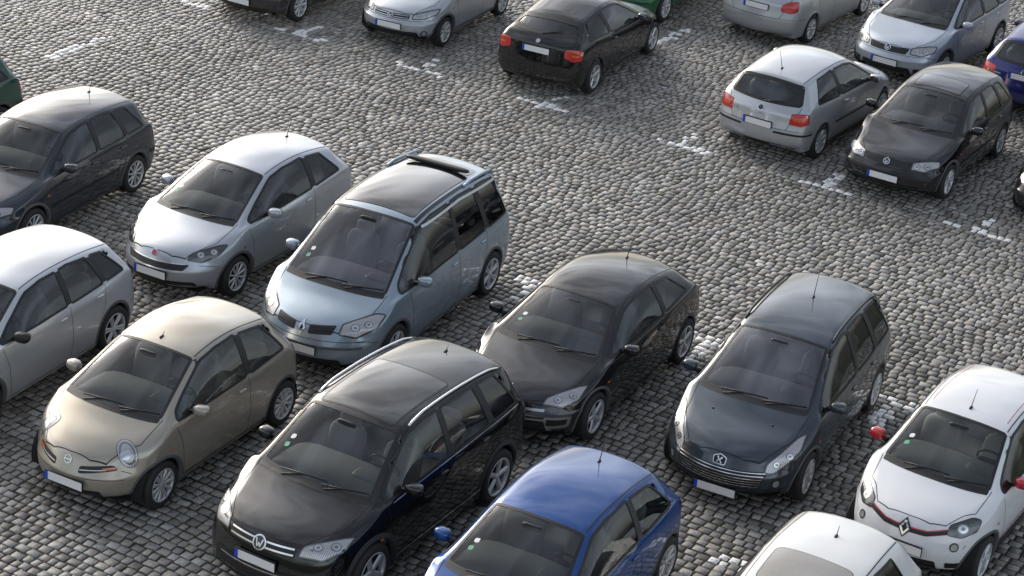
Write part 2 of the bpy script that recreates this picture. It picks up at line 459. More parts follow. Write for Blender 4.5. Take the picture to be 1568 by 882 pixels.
    for s in(1,-1):
        pr=view('side',s)
        for (a,b) in zip(sw,sw[1:]):
            if b[0]-a[1]<.16:
                P=[(X(a[1]-.0),zbot(X(a[1]))),(X(b[0]),zbot(X(b[0]))),(X(b[2]),ztop(X(b[2]))),(X(a[3]),ztop(X(a[3])))]
                patch('window_seals',M_gloss,pr,outline(P,.005),.0025)
        d0=S.get('ds',dc+.34);zbt=.27
        dB=sw[0][1]+.03
        front=[(X(d0-.10),zbot(X(d0))-.05),(X(d0-.02),.70),(X(d0),.50),(X(d0+.03),zbt)]
        strip('panel_seams',M_seam,pr,front)
        strip('panel_seams',M_seam,pr,[(X(dB),zbot(X(dB))-.03),(X(dB+.01),.6),(X(dB-.02),zbt)])
        strip('panel_seams',M_seam,pr,[(X(d0+.03),zbt),(X(dB-.02),zbt)])
        if S['doors']=='5':
            axr=xf+WB/2
            strip('panel_seams',M_seam,pr,[(X(dB-.02),zbt),(X(axr-.42),zbt),(X(axr-.36),.5),(X(axr-.22),.72),(X(sw[1][1]+.02),zbot(X(sw[1][1]))-.03)])
        strip('panel_seams',M_seam,pr,[(X(fo-ra-.02),.56),(X(.30),.60)])
        strip('panel_seams',M_seam,pr,[(X(xf+WB/2+ra+.02),.58),(X(L-.16),.60)])
        disc('side_repeater',M_orange,cast(pr,X(d0-.22),.70,0),.030,.014,0,.003)
        if S['ditch']: strip('roof_ditch',M_black,view('top'),[(X(dh+.06),s*(w*wr*.93)),(X(lerp(dh,dre,.5)),s*(w*wr*.935)),(X(dre-.05),s*(w*wr*.90))],.012,.0015)
        hs=[(dB-.16)]+([sw[1][1]-.12] if S['doors']=='5' else [])
        for hd in hs:
            hz=zbot(X(hd))-.13; p=cast(pr,X(hd),hz,.012)
            acc('door_handles',paint(S['col'],S['metal'],S['rough'])).add(*sup(p,(.075,.016,.016),.7))
            disc('handle_recess',M_plast,cast(pr,X(hd),hz-.006,0),.05,.022,0,.0015)
        sill=[(X(fo+ra+.02),.235),(X(xf+WB/2-ra-.02),.235)]
        strip('sill',M_black,pr,sill,.07 if not S.get('clad') else .16,.004)
        for cx,cz in wc:
            angs=np.radians(np.linspace(-16,196,44))
            def rr(rd,off,dy=0):
                out=[]
                for t in angs:
                    p=cast(pr,cx+rd*math.cos(t),max(.19,cz+rd*math.sin(t)),off);out.append(Vector((p.x,p.y-s*dy,p.z)))
                return out
            a0_=rr(ra+.035,.001);a1=rr(ra+.012,.010);a2=[Vector((cx+(ra-.006)*math.cos(t),p.y-s*.008,max(.19,cz+(ra-.006)*math.sin(t)))) for t,p in zip(angs,a1)]
            a3=[Vector((p.x,p.y-s*.05,p.z)) for p in a2];m=len(angs)
            bp=A['body'][1] if not S.get('clad') else M_plast
            acc('arch_lips',bp).add(a0_+a1+a2+a3,[(k*m+i,k*m+i+1,k*m+m+i+1,k*m+m+i) for k in range(3) for i in range(m-1)])
            if S.get('clad'):
                b1=rr(ra+.065,.004);b2=rr(ra+.01,.016)
                acc('arch_lips',bp).add(b1+b2,[(i,i+1,m+i+1,m+i) for i in range(m-1)])
            yo=s*(w-.06);yi=s*(w-.42)
            v=[(cx+(ra+.004)*math.cos(t),y,cz+(ra+.004)*math.sin(t)) for y in(yo,yi) for t in angs]
            f=[(i,i+1,m+i+1,m+i) for i in range(m-1)]+[tuple(range(m,2*m))]
            acc('wheel_wells',M_well).add(v,f)
    ub=acc('underbody',M_well)
    ub.add([(X(.25),-w*.75,.23),(X(.25),w*.75,.23),(X(L-.3),w*.75,.25),(X(L-.3),-w*.75,.25)],[(0,1,2,3)])
    T=view('top')
    hp=[(X(dc+.15),-w*.80),(X(lerp(.34,dc,.5)),-w*.76),(X(.42),-w*.64),(X(.22),-w*.50),(X(.15),-w*.3),(X(.135),0)]
    strip('panel_seams',M_seam,T,hp+[(a,-b) for a,b in hp[-2::-1]],.008)
    cl_=lambda y:.20*(abs(y)/w)**2.2
    P=[(X(dc-.025+cl_(y)),y) for y in np.linspace(-yb,yb,13)]+[(X(dc+.03+cl_(y)),y) for y in np.linspace(yb,-yb,13)]
    patch('cowl',M_black,T,outline(P,.01),.002)
    for (y0,y1) in((-.46*w,.20*w),(.15*w,.72*w)):
        pts=[(X(dc+.05+cl_(y0)),y0),(X(dc+.09+cl_(y1)),y1)]
        p=[cast(T,*pts[0],.008),cast(T,*((pts[0][0]+pts[1][0])/2+.012,(y0+y1)/2),.012),cast(T,*pts[1],.008)]
        acc('wipers',M_black).add(*pathtube(p,.0055))
        q0=cast(T,X(dc+.02),y0+.05,.008);acc('wipers',M_black).add(*pathtube([q0,p[1]],.006))
    if S.get('stk'):
        xq=X(dc+.30);yq=-w*.60
        for dx,dy,mt,nm in((0,0,M_sticker,'windscreen_sticker'),(-.09,.02,M_plate,'windscreen_label')):
            patch(nm,mt,T,outline([(xq+dx,yq+dy),(xq+dx-.05,yq+dy),(xq+dx-.05,yq+dy+.06),(xq+dx,yq+dy+.06)],.02),.002)
    Rv=view('rear')
    if S['tail']=='hatch':
        hp=[(-w*.75,zg+.02),(-w*.68,.80),(-w*.56,.60)]
        strip('panel_seams',M_seam,Rv,hp+[(-a,b) for a,b in hp[::-1]],.009)
        strip('panel_seams',M_seam,Rv,[(-w*.88,.60),(-w*.55,.60)],.007);strip('panel_seams',M_seam,Rv,[(w*.88,.60),(w*.55,.60)],.007)
        p0=cast(Rv,0,zb+.0,.012);p1=cast(Rv,-.34,zb+.05,.02)
        acc('wipers',M_black).add(*pathtube([p0,p1],.009))
    mx=X(S['dm']);mz=S.get('zm',zbot(mx)+.05)
    mm=S.get('mmat',A['body'][1])
    for s in(1,-1):
        cy=s*(W/2+.075)
        acc('mirrors',mm).add(*sup((mx,cy,mz),(.070,.10,.066),.72,Matrix.Rotation(s*.2,3,'Z'),20,12))
        acc('mirror_glass',M_lampd).add(*sup((mx-.048,cy,mz),(.028,.082,.052),.5,Matrix.Rotation(s*.2,3,'Z')))
        acc('mirror_arms',M_black).add(*tube((mx-.01,s*(W/2-.07),mz-.06),(mx,s*(W/2+.03),mz-.03),.035,.028))
    def plate(zp,front=True,ww=.26):
        pr=view('front' if front else 'rear');p=cast(pr,0,zp,0);p2=cast(pr,0,zp+.05,0);p3=cast(pr,0,zp-.05,0)
        sx=1 if front else -1
        x0=max(sx*p.x,sx*p2.x,sx*p3.x)+.012
        v=[];
        for y in(-ww,ww):
            for z in(-.055,.055):
                for x in(-.012,.006): v.append((sx*(x0+x),y,zp+z))
        f=[(0,1,3,2),(4,6,7,5),(0,4,5,1),(2,3,7,6),(1,5,7,3),(0,2,6,4)]
        acc('plate_frame',M_black).add([(a[0]-sx*.003,a[1]*1.02,zp+(a[2]-zp)*1.12) for a in v],f)
        v=[(sx*(x0+.009),y,zp+z) for y,z in((-ww,-.052),(ww,-.052),(ww,.052),(-ww,.052))]
        acc('licence_plate',M_plate).add(v,[(0,1,2,3)])
        e=-1 if front else 1; ya,ybb_=e*ww,e*(ww-.045)
        v=[(sx*(x0+.011),y,zp+z) for y,z in((ya,-.052),(ybb_,-.052),(ybb_,.052),(ya,.052))]
        acc('plate_band',M_eu).add(v,[(0,1,2,3)])
    if S['plate']: plate(S.get('zp',.43),True)
    if S.get('zpr'): plate(S['zpr'],False)
    hx=X(dh);sm=S['seat']
    se=acc('seats',sm)
    for s in(.38,-.38):
        se.add(*sup((hx-.28,s,.50),(.26,.24,.09),.4))
        se.add(*sup((hx-.44,s,.84),(.09,.23,.32),.4,Matrix.Rotation(-.25,3,'Y')))
        se.add(*sup((hx-.53,s,1.20 if H>1.52 else 1.14),(.05,.13,.09),.5))
    rx=hx-1.30
    se.add(*sup((rx+.2,0,.52),(.28,.60,.09),.4));se.add(*sup((rx-.08,0,.82),(.09,.60,.28),.35,Matrix.Rotation(-.25,3,'Y')))
    for s in(.36,-.36): se.add(*sup((rx-.2,s,1.10),(.04,.13,.07),.5))
    da=acc('dashboard',S.get('dash',M_dash))
    da.add(*sup((X(dc)-.50,0,zc-.17),(.42,w*.80,.13),.4))
    da.add(*sup((X(dc)-.62,.38,zc-.07),(.12,.20,.06),.5))
    for s in(1,-1): da.add(*sup((X(dh)-.45,s*(w*.88),.72),(1.1,.035,.22),.3))
    swp=[Vector((X(dc)-.92+.10*math.sin(t),.38+.18*math.cos(t),zc-.04+.16*math.sin(t))) for t in np.linspace(0,2*math.pi,17)]
    acc('steering_wheel',M_black).add(*pathtube(swp,.015));acc('steering_wheel',M_black).add(*sup((X(dc)-.90,.38,zc-.05),(.03,.17,.03),.7))
    fl=acc('cabin_floor',M_plast);fl.add([(X(dc+.1),-w*.85,.34),(X(dc+.1),w*.85,.34),(X(L-.4),w*.85,.40),(X(L-.4),-w*.85,.40)],[(0,1,2,3)])
    acc('rear_view_mirror',M_black).add(*sup((hx+.14,0,zr-.10),(.02,.12,.035),.6))
    if S['antenna'] is not None:
        d,al,rk=S['antenna'];p=cast(T,X(d),0,0)
        acc('antenna',M_black).add(*sup(p,(.04,.018,.018),.8));acc('antenna',M_black).add(*tube(p,p+Vector((-rk*al,0,al)),.006,.003))
    if S['rails']:
        for s in(1,-1):
            pts=[]
            for t in np.linspace(0,1,22):
                d=lerp(dh+.18,dre-.08,t);x=X(d);y=s*(w*wr-.02)
                p=cast(T,x,y,0);pts.append(Vector((p.x,p.y,p.z+.035*min(1,8*t,8*(1-t))+.003)))
            acc('roof_rails',S['rails']).add(*pathtube(pts,.016,8))
    env=dict(S=S,X=X,w=w,T=T,F=view('front'),R=Rv,cast=cast,patch=patch,ring=ring,strip=strip,pl3=pl3,mir=mir,disc=disc,acc=acc,view=view,bvh=bvh,bp=A['body'][1],L=L)
    def lamp3(k,mat,pts,rad=.04,off=.003,step=.04,rim=None):
        for s in(1,-1):
            pr,P=pl3(mir(pts,s));o=outline(P,rad,.025);patch(k,mat,pr,o,off,step)
            ring('panel_seams',M_seam,pr,o,.007,-.002,off*.6)
            if rim: ring(k+'_rim',rim,pr,o,-.001,-.014,off+.002)
    env['lamp3']=lamp3
    S['feat'](env)
    for k,(a,m) in A.items():
        if a.v: mk(k,a,m,par,smooth=k not in('licence_plate','plate_frame','plate_band'))
    for ix in(WB/2,-WB/2):
        for s in(1,-1):
            ob=bpy.data.objects.new('wheel',WH[S['wheel']]);sc.collection.objects.link(ob);ob.parent=par
            ob.location=(ix,s*(W/2-.105),r+.002);ob.rotation_euler=(0,random.uniform(0,6),0)
            ob.scale=(r,r*s,r)
    return par
# ---------------- feature helpers
def tail_generic(e,z0=.76,z1=1.0,y0=.60,dd=.30,mat=M_red):
    L=e['L'];X=e['X'];w=e['w']
    e['lamp3']('tail_lamps',mat,[(X(L-.05),w*y0,z0),(X(L-.06),w*y0,z0+.12),(X(L-.12),w*(y0+.12),z1),(X(L-dd),w*.93,z1),(X(L-dd+.03),w*.97,z0+.02),(X(L-.1),w*.85,z0-.02)],.03)
def head_generic(e,pts,mat=M_lamp,bright=None,rad=.035):
    e['lamp3']('headlamps',mat,pts,rad,rim=M_lampd)
    for s in(1,-1):
        for (p,a) in (bright or []):
            e['disc']('headlamp_inner',M_lampi,(p[0],p[1]*s,p[2]),a*1.05,a*.85,0,.006)
            e['disc']('headlamp_bulb',M_lampw,(p[0],p[1]*s,p[2]),a*.85,a*.66,0,.009);e['disc']('headlamp_core',M_lampi,(p[0],p[1]*s,p[2]),a*.34,a*.26,0,.012)
def lower_grille(e,z0,z1,y,fogs=None,mat=M_black,off=.003):
    P=[(-y,z0),(y,z0),(y*.95,z1),(-y*.95,z1)]
    e['patch']('lower_grille',mat,e['F'],outline(P,.03),off)
    n=max(1,int((z1-z0)/.045))
    for i in range(n): 
        z=lerp(z0,z1,(i+.5)/n);e['strip']('grille_mesh',M_plast,e['F'],[(-y*.93,z),(y*.93,z)],.010,off+.005)
    if fogs:
        y_,z_,a=fogs
        for s in(1,-1):
            p=e['cast'](e['F'],s*y_,z_,0)
            e['disc']('fog_surround',M_black,p,a*1.5,a*1.35,0,.003);e['disc']('fog_lamps',M_lampw,p,a,a,0,.006)
def upper_grille(e,z0,z1,y,slats=3,mat=M_black,smat=M_chrome,badge=.055,bz=None,y1=None,sw_=.008):
    y1=y if y1 is None else y1
    P=[(-y,z0),(y,z0),(y1,z1),(-y1,z1)]
    e['patch']('grille',mat,e['F'],outline(P,.025),.003)
    for i in range(slats):
        z=lerp(z0,z1,(i+.5)/slats);yy=lerp(y,y1,(i+.5)/slats)-.02
        e['strip']('grille_slats',smat,e['F'],[(-yy,z),(yy,z)],sw_,.008)
    if badge:
        p=e['cast'](e['F'],0,bz or (z0+z1)/2,0)
        e['disc']('badge',M_gloss,p,badge,badge,0,.010);e['disc']('badge_ring',M_chrome,p,badge,badge,0,.013,badge*.2)
        for a,b in(((-.5,.45),(-.2,-.5)),((-.2,-.5),(0,.0)),((0,0),(.2,-.5)),((.2,-.5),(.5,.45))):
            z=bz or (z0+z1)/2
            e['strip']('badge_ring',M_chrome,e['F'],[(a[0]*badge,z+a[1]*badge),(b[0]*badge,z+b[1]*badge)],badge*.16,.015,.02)
def std_head(X,w,z=.0,d0=.12,y0=.50,y1=.93,dl=.62):
    return [(X(d0),w*y0,.61+z),(X(d0+.07),w*y0,.69+z),(X(dl-.12),w*(y1-.08),.79+z),(X(dl),w*y1,.79+z),(X(dl-.14),w*y1,.68+z),(X(d0+.12),w*(y0+.22),.61+z)]
def f_micra(e):
    X,w=e['X'],e['w']
    for s in(1,-1):
        c=(X(.36),s*w*.72,.83)
        e['disc']('headlamps',M_lamp,c,.105,.165,s*.35,.006);e['disc']('headlamp_rim',M_black,c,.112,.172,s*.35,.003)
        e['disc']('headlamp_inner',M_lampi,c,.085,.135,s*.35,.008,.02)
        e['disc']('headlamp_bulb',M_lampw,(c[0]+.03,c[1],c[2]-.015),.058,.062,0,.011)
    for s in(1,-1):
        P=[(s*.16,.545),(s*.16,.625),(s*.50,.665),(s*.55,.61)]
        e['patch']('grille',M_black,e['F'],outline(P,.03),.003)
        e['strip']('grille_slats',M_silver,e['F'],[(s*.17,.585),(s*.44,.61)],.01,.008)
        e['patch']('indicators',M_orange,e['F'],outline([(s*.40,.605),(s*.40,.628),(s*.52,.645),(s*.53,.622)],.01),.008)
    p=e['cast'](e['F'],0,.66,0);e['disc']('badge_ring',M_chrome,p,.05,.05,0,.008,.01);e['strip']('badge_ring',M_chrome,e['F'],[(-.05,.66),(.05,.66)],.012,.010,.03)
    lower_grille(e,.27,.35,.42)
    e['strip']('panel_seams',M_seam,e['F'],[(-.62,.50),(.62,.50)],.006)
    tail_generic(e,.75,1.02)
def f_espace(e):
    X,w=e['X'],e['w']
    head_generic(e,[(X(.22),w*.50,.68),(X(.32),w*.50,.80),(X(.66),w*.82,.93),(X(.74),w*.93,.89),(X(.54),w*.94,.76),(X(.30),w*.74,.66)],bright=[((X(.38),w*.66,.76),.06),((X(.50),w*.80,.80),.055)])
    for s in(1,-1):
        e['patch']('grille',M_black,e['F'],outline([(s*.10,.66),(s*.10,.76),(s*.42,.78),(s*.40,.68)],.02),.003)
        for z in(.69,.72,.75): e['strip']('grille_slats',M_plast,e['F'],[(s*.12,z),(s*.40,z+.01)],.008,.008)
    e['patch']('badge',M_chrome,e['F'],outline([(0,.62),(.05,.71),(0,.80),(-.05,.71)],.005),.012);e['patch']('badge_core',M_gloss,e['F'],outline([(0,.67),(.02,.71),(0,.75),(-.02,.71)],.003),.015)
    lower_grille(e,.26,.36,.55)
    e['strip']('bumper_strip',e['bp'],e['F'],[(-.75,.52),(.75,.52)],.03,.01)
    e['strip']('panel_seams',M_seam,e['F'],[(-.8,.60),(.8,.60)],.007)
    T=e['T'];d1,d2=1.98,3.62
    P=[(X(d1),-.53),(X(d2),-.50),(X(d2),.50),(X(d1),.53)]
    e['patch']('roof_glass',M_gloss,T,outline(P,.06),.004)
    e['ring']('panel_seams',M_seam,T,outline(P,.06),.008,0,.003)
    P=[(X(d2+.04),-.48),(X(d2+.34),-.47),(X(d2+.34),.47),(X(d2+.04),.48)]
    e['patch']('roof_glass',M_gloss,T,outline(P,.05),.004)
    for s in(1,-1):
        e['strip']('roof_strips',M_black,T,[(X(1.93),s*.585),(X(4.0),s*.57)],.05,.004)
        pr=e['view']('side',s);e['strip']('roof_strips_silver',M_silver,pr,[(X(1.95),1.62),(X(3.0),1.655),(X(4.1),1.59)],.03,.02)
    p=e['cast'](T,X(3.66),0,.05)
    e['acc']('sunroof_blind',M_black).add(*sup((p.x,0,p.z-.02),(.05,.50,.03),.5))
    for s in(1,-1):
        pts=[]
        for t in np.linspace(0,1,16):
            q=e['cast'](T,X(lerp(3.3,4.35,t)),s*(.60-.03*t),0);pts.append(q+Vector((0,0,.03*min(1,5*t,5*(1-t))+.01)))
        e['acc']('roof_rails',e['bp']).add(*pathtube(pts,.025,8))
    tail_generic(e,.85,1.55,.78,.12)
def f_punto(e):
    X,w=e['X'],e['w']
    head_generic(e,[(X(.20),w*.54,.68),(X(.30),w*.56,.76),(X(.62),w*.84,.86),(X(.72),w*.92,.84),(X(.52),w*.93,.74),(X(.30),w*.78,.66)],M_lampd,bright=[((X(.36),w*.68,.74),.05),((X(.50),w*.82,.77),.05)])
    upper_grille(e,.53,.61,.44,0,badge=None,y1=.50)
    p=e['cast'](e['F'],0,.70,0);e['disc']('badge',M_redp,p,.045,.045,0,.008);e['disc']('badge_ring',M_chrome,p,.05,.05,0,.01,.01)
    lower_grille(e,.25,.37,.60)
    e['strip']('grille_slats',M_chrome,e['F'],[(-.44,.615),(.44,.615)],.014,.006)
    tail_generic(e,.95,1.25,.78,.22)
def f_tiguan(e):
    X,w=e['X'],e['w']
    head_generic(e,[(X(.14),w*.48,.74),(X(.22),w*.50,.84),(X(.52),w*.84,.95),(X(.64),w*.93,.93),(X(.45),w*.93,.80),(X(.24),w*.76,.73)],M_lamp,bright=[((X(.30),w*.64,.82),.05),((X(.42),w*.80,.84),.055)])
    upper_grille(e,.72,.84,.42,2,badge=.085,sw_=.018)
    lower_grille(e,.36,.55,.62);lower_grille(e,.22,.33,.75,mat=M_plast)
    e['strip']('grille_slats',M_chrome,e['F'],[(-.5,.50),(.5,.50)],.014,.010)
    T=e['T']
    P=[(X(1.80),-.47),(X(2.9),-.48),(X(2.9),.48),(X(1.80),.47)]
    e['patch']('roof_glass',M_gloss,T,outline(P,.05),.004);e['ring']('roof_glass_gap',M_black,T,outline(P,.05),.022,0,.003)
    for s in(1,-1):
        pr=e['view']('side',s)
        e['strip']('chrome_trim',M_chrome,pr,[(X(1.25),1.045),(X(2.4),1.085),(X(3.9),1.13)],.014,.010)
        e['strip']('chrome_trim',M_chrome,pr,[(X(1.35),.36),(X(3.1),.38)],.02,.014)
    tail_generic(e,.92,1.16,.66,.28)
def f_megane(e):
    X,w=e['X'],e['w']
    head_generic(e,[(X(.22),w*.50,.62),(X(.30),w*.52,.71),(X(.66),w*.80,.82),(X(.78),w*.90,.82),(X(.52),w*.93,.70),(X(.32),w*.78,.61)],M_lamp,bright=[((X(.36),w*.66,.68),.05),((X(.52),w*.80,.72),.05)])
    e['patch']('lower_grille_frame',M_silver,e['F'],outline([(-.62,.235),(.62,.235),(.58,.47),(-.58,.47)],.05),.002)
    lower_grille(e,.27,.44,.56,off=.005)
    for s in(1,-1):
        pr,P=e['pl3']([(X(.12),s*w*.60,.52),(X(.12),s*w*.60,.32),(X(.36),s*w*.92,.32),(X(.38),s*w*.94,.49)])
        e['patch']('fog_surround',M_silver,pr,outline(P,.02),.004);pr,P=e['pl3']([(X(.13),s*w*.64,.47),(X(.13),s*w*.64,.37),(X(.31),s*w*.90,.37),(X(.33),s*w*.90,.45)])
        e['patch']('fog_inner',M_black,pr,outline(P,.02),.007)
    e['strip']('grille_slats',M_silver,e['F'],[(-.50,.56),(.50,.56)],.03,.004)
    e['patch']('badge',M_chrome,e['F'],outline([(0,.58),(.05,.66),(0,.74),(-.05,.66)],.005),.012)
    tail_generic(e,.82,1.0,.62,.36)
def f_307(e):
    X,w=e['X'],e['w']
    head_generic(e,[(X(.14),w*.62,.58),(X(.22),w*.60,.67),(X(.74),w*.80,.87),(X(.88),w*.88,.89),(X(.62),w*.93,.78),(X(.36),w*.90,.67),(X(.22),w*.76,.59)],M_lamp,bright=[((X(.29),w*.74,.67),.05),((X(.46),w*.83,.74),.05)])
    upper_grille(e,.37,.57,.50,6,badge=None,y1=.56,smat=M_chrome,sw_=.008)
    P=[(-.075,.585),(.075,.585),(.085,.67),(0,.70),(-.085,.67)]
    e['patch']('badge',M_black,e['F'],outline(P,.02),.010);e['ring']('badge_ring',M_chrome,e['F'],outline(P,.02),0,-.010,.012)
    e['strip']('badge_ring',M_chrome,e['F'],[(-.03,.605),(-.01,.64),(-.03,.67)],.016,.014,.02);e['strip']('badge_ring',M_chrome,e['F'],[(.03,.60),(.0,.635),(.03,.665)],.016,.014,.02)
    for s in(1,-1):
        p=e['cast'](e['F'],s*.66,.42,0);e['disc']('fog_surround',M_black,p,.07,.06,0,.003);e['disc']('fog_lamps',M_lampw,p,.045,.045,0,.006)
        d=e['cast'](e['T'],X(.75),s*.38,.004);e['acc']('washer_jets',M_black).add(*sup(d,(.012,.016,.007),.8))
    lower_grille(e,.24,.30,.70)
    e['strip']('rubber_strip',M_black,e['F'],[(-.72,.335),(.72,.335)],.02,.008)
    tail_generic(e,.85,1.30,.80,.16)
def f_twingo(e):
    X,w=e['X'],e['w']
    head_generic(e,[(X(.16),w*.56,.72),(X(.24),w*.55,.82),(X(.46),w*.78,.90),(X(.52),w*.88,.86),(X(.40),w*.92,.75),(X(.24),w*.76,.70)],M_lampd,bright=[((X(.30),w*.72,.79),.07)])
    e['strip']('grille_slats',M_black,e['F'],[(-.46,.735),(-.25,.68),(.25,.68),(.46,.735)],.045,.004)
    e['strip']('red_stripe',M_redp,e['F'],[(-.46,.765),(-.25,.71),(.25,.71),(.46,.765)],.014,.007)
    e['patch']('badge',M_black,e['F'],outline([(0,.58),(.085,.69),(0,.80),(-.085,.69)],.005),.010);e['ring']('badge_ring',M_chrome,e['F'],outline([(0,.60),(.06,.69),(0,.78),(-.06,.69)],.005),0,-.022,.014)
    for s in(1,-1):
        p=e['cast'](e['F'],s*.56,.58,0);e['disc']('fog_surround',M_black,p,.055,.055,0,.003);e['disc']('fog_lamps',M_lampw,p,.04,.04,0,.006)
        e['patch']('fog_inner',M_black,e['F'],outline([(s*.50,.30),(s*.50,.38),(s*.66,.38),(s*.66,.31)],.02),.004)
        pr=e['view']('side',s);e['strip']('red_stripe',M_redp,pr,[(X(1.0),.42),(X(2.7),.50)],.02,.003);e['strip']('side_mouldings',M_black,pr,[(X(1.0),.34),(X(2.7),.36)],.10,.004)
    lower_grille(e,.26,.38,.42)
    for s in(1,-1): e['strip']('roof_strips',M_redp,e['T'],[(X(1.7),s*.46),(X(3.0),s*.44)],.008,.002)
    tail_generic(e)
def f_golf4(e):
    X,w=e['X'],e['w']
    pts=[(X(.14),w*.46,.59),(X(.20),w*.46,.70),(X(.40),w*.74,.745),(X(.52),w*.88,.74),(X(.44),w*.90,.64),(X(.22),w*.70,.58)]
    head_generic(e,pts,M_lamp,bright=[((X(.19),w*.55,.65),.055),((X(.28),w*.72,.66),.06)])
    upper_grille(e,.60,.68,.36,3,badge=.055,bz=.655,smat=M_plast)
    lower_grille(e,.24,.33,.60)
    e['strip']('bumper_strip',M_black,e['F'],[(-.74,.49),(.74,.49)],.035,.006)
    e['strip']('panel_seams',M_seam,e['F'],[(-.74,.575),(.74,.575)],.007)
    L=e['L']
    e['strip']('bumper_strip',M_black,e['R'],[(-.76,.54),(-.3,.54)],.035,.006);e['strip']('bumper_strip',M_black,e['R'],[(.76,.54),(.3,.54)],.035,.006)
    for s in(1,-1):
        pr=e['view']('side',s);e['strip']('bumper_strip',M_black,pr,[(X(3.75),.54),(X(4.05),.54)],.035,.006);e['strip']('side_mouldings',M_black,pr,[(X(1.25),.52),(X(2.9),.54)],.035,.006)
    e['lamp3']('tail_lamps',M_red,[(X(L-.06),w*.62,.72),(X(L-.08),w*.64,.92),(X(L-.2),w*.90,.93),(X(L-.28),w*.96,.90),(X(L-.26),w*.96,.74),(X(L-.12),w*.86,.71)],.02)
    for s in(1,-1): e['patch']('indicators',M_orange,e['R'],outline([(s*w*.67,.77),(s*w*.67,.80),(s*w*.85,.80),(s*w*.85,.77)],.01),.007)
    p=e['cast'](e['R'],0,.88,0);e['disc']('badge',M_gloss,p,.055,.055,0,.008);e['disc']('badge_ring',M_chrome,p,.055,.055,0,.011,.01)
    e['strip']('lettering',M_chrome,e['R'],[(.42,.77),(.55,.77)],.02,.004);e['strip']('lettering',M_chrome,e['R'],[(-.10,.79),(.10,.79)],.014,.004)
    P=[(-.66,.25),(.66,.25),(.62,.33),(-.62,.33)];e['patch']('rear_valance',M_black,e['R'],outline(P,.02),.004)
    if e['S'].get('sun'):
        P=[(X(1.98),-.40),(X(2.45),-.40),(X(2.45),.40),(X(1.98),.40)];e['patch']('sunroof',M_gloss,e['T'],outline(P,.05),.004);e['ring']('panel_seams',M_seam,e['T'],outline(P,.05),.012,0,.003)
def f_golf5(e):
    X,w=e['X'],e['w']
    pts=[(X(.14),w*.48,.64),(X(.22),w*.48,.74),(X(.44),w*.78,.82),(X(.58),w*.90,.80),(X(.46),w*.92,.69),(X(.24),w*.72,.62)]
    head_generic(e,pts,M_lamp,bright=[((X(.22),w*.60,.70),.05),((X(.32),w*.76,.72),.06)])
    upper_grille(e,.62,.72,.36,3,badge=.06,bz=.69,y1=.40,smat=M_plast)
    lower_grille(e,.26,.38,.50);
    for s in(1,-1): e['patch']('fog_inner',M_black,e['F'],outline([(s*.54,.28),(s*.54,.38),(s*.74,.38),(s*.72,.30)],.02),.004)
    e['strip']('panel_seams',M_seam,e['F'],[(-.74,.60),(.74,.60)],.007)
    tail_generic(e,.78,.98,.62,.30)
def f_bmw(e):
    X,w,L=e['X'],e['w'],e['L']
    tail=[(X(L-.05),w*.60,.78),(X(L-.07),w*.61,.94),(X(L-.2),w*.88,.95),(X(L-.3),w*.95,.90),(X(L-.22),w*.95,.74),(X(L-.1),w*.78,.72)]
    e['lamp3']('tail_lamps',M_red,tail,.03)
    for s in(1,-1):
        e['patch']('indicators',M_orange,e['R'],outline([(s*w*.74,.80),(s*w*.72,.84),(s*w*.86,.84),(s*w*.86,.80)],.01),.007)
    e['disc']('badge_ring',M_chrome,e['cast'](e['R'],0,.98,0),.04,.04,0,.008)
    P=[(-.70,.24),(.70,.24),(.66,.32),(-.66,.32)];e['patch']('rear_valance',M_black,e['R'],outline(P,.02),.004)
    e['strip']('panel_seams',M_seam,e['R'],[(-.74,.60),(.74,.60)],.012)
    std=std_head(X,w);head_generic(e,std)
def f_gen(e):
    X,w=e['X'],e['w']
    head_generic(e,std_head(X,w),M_lamp,bright=[((X(.22),w*.64,.67),.045),((X(.34),w*.80,.70),.05)])
    upper_grille(e,.58,.66,.36,2)
    lower_grille(e,.26,.36,.55,(.62,.33,.045))
    e['strip']('panel_seams',M_seam,e['F'],[(-.7,.56),(.7,.56)],.007)
    tail_generic(e,.76,.98,.60,.26)
M_sun=simple('sunroof_panel',(.30,.28,.25),.25,0,1)
def f_whiteb(e):
    f_gen(e);X=e['X']
    P=[(X(1.80),-.42),(X(2.4),-.42),(X(2.4),.42),(X(1.80),.42)]
    e['patch']('sunroof',M_sun,e['T'],outline(P,.08),.004);e['ring']('panel_seams',M_seam,e['T'],outline(P,.08),.008,0,.003)
def sw5(dc,dh,dB,dC,dD=None,dE=None):
    a=[(dc+.24,dB-.04,dh+.10,dB-.01),(dB+.04,dC-.02,dB+.07,dC-.12)]
    if dD: a.append((dD,dE,dD-.08,dE-.22))
    return a
def sw3(dc,dh,dB,dC):
    return [(dc+.24,dB-.04,dh+.10,dB-.0),(dB+.05,dC,dB+.09,dC-.24)]
G4=dict(L=4.15,W=1.735,H=1.45,WB=2.51,fo=.84,r=.30,zn=.70,zh=.86,zc=.96,dc=1.05,dh=1.91,dre=3.72,zre=1.36,dg=4.02,zg=.96,dm=1.57,zb0=.92,zb1=.97,wr=.66,zp=.42,W0=.88,nb=.22,tb=.16,feat=f_golf4,cr4=.55,crn=.5)
G5=dict(L=4.2,W=1.76,H=1.485,WB=2.58,fo=.87,r=.315,zn=.74,zh=.91,zc=1.0,dc=.98,dh=1.86,dre=3.75,zre=1.38,dg=4.05,zg=1.02,dm=1.45,zb0=.96,zb1=1.03,wr=.65,zp=.44,nb=.26,feat=f_golf5,cr4=.5,crn=.4)
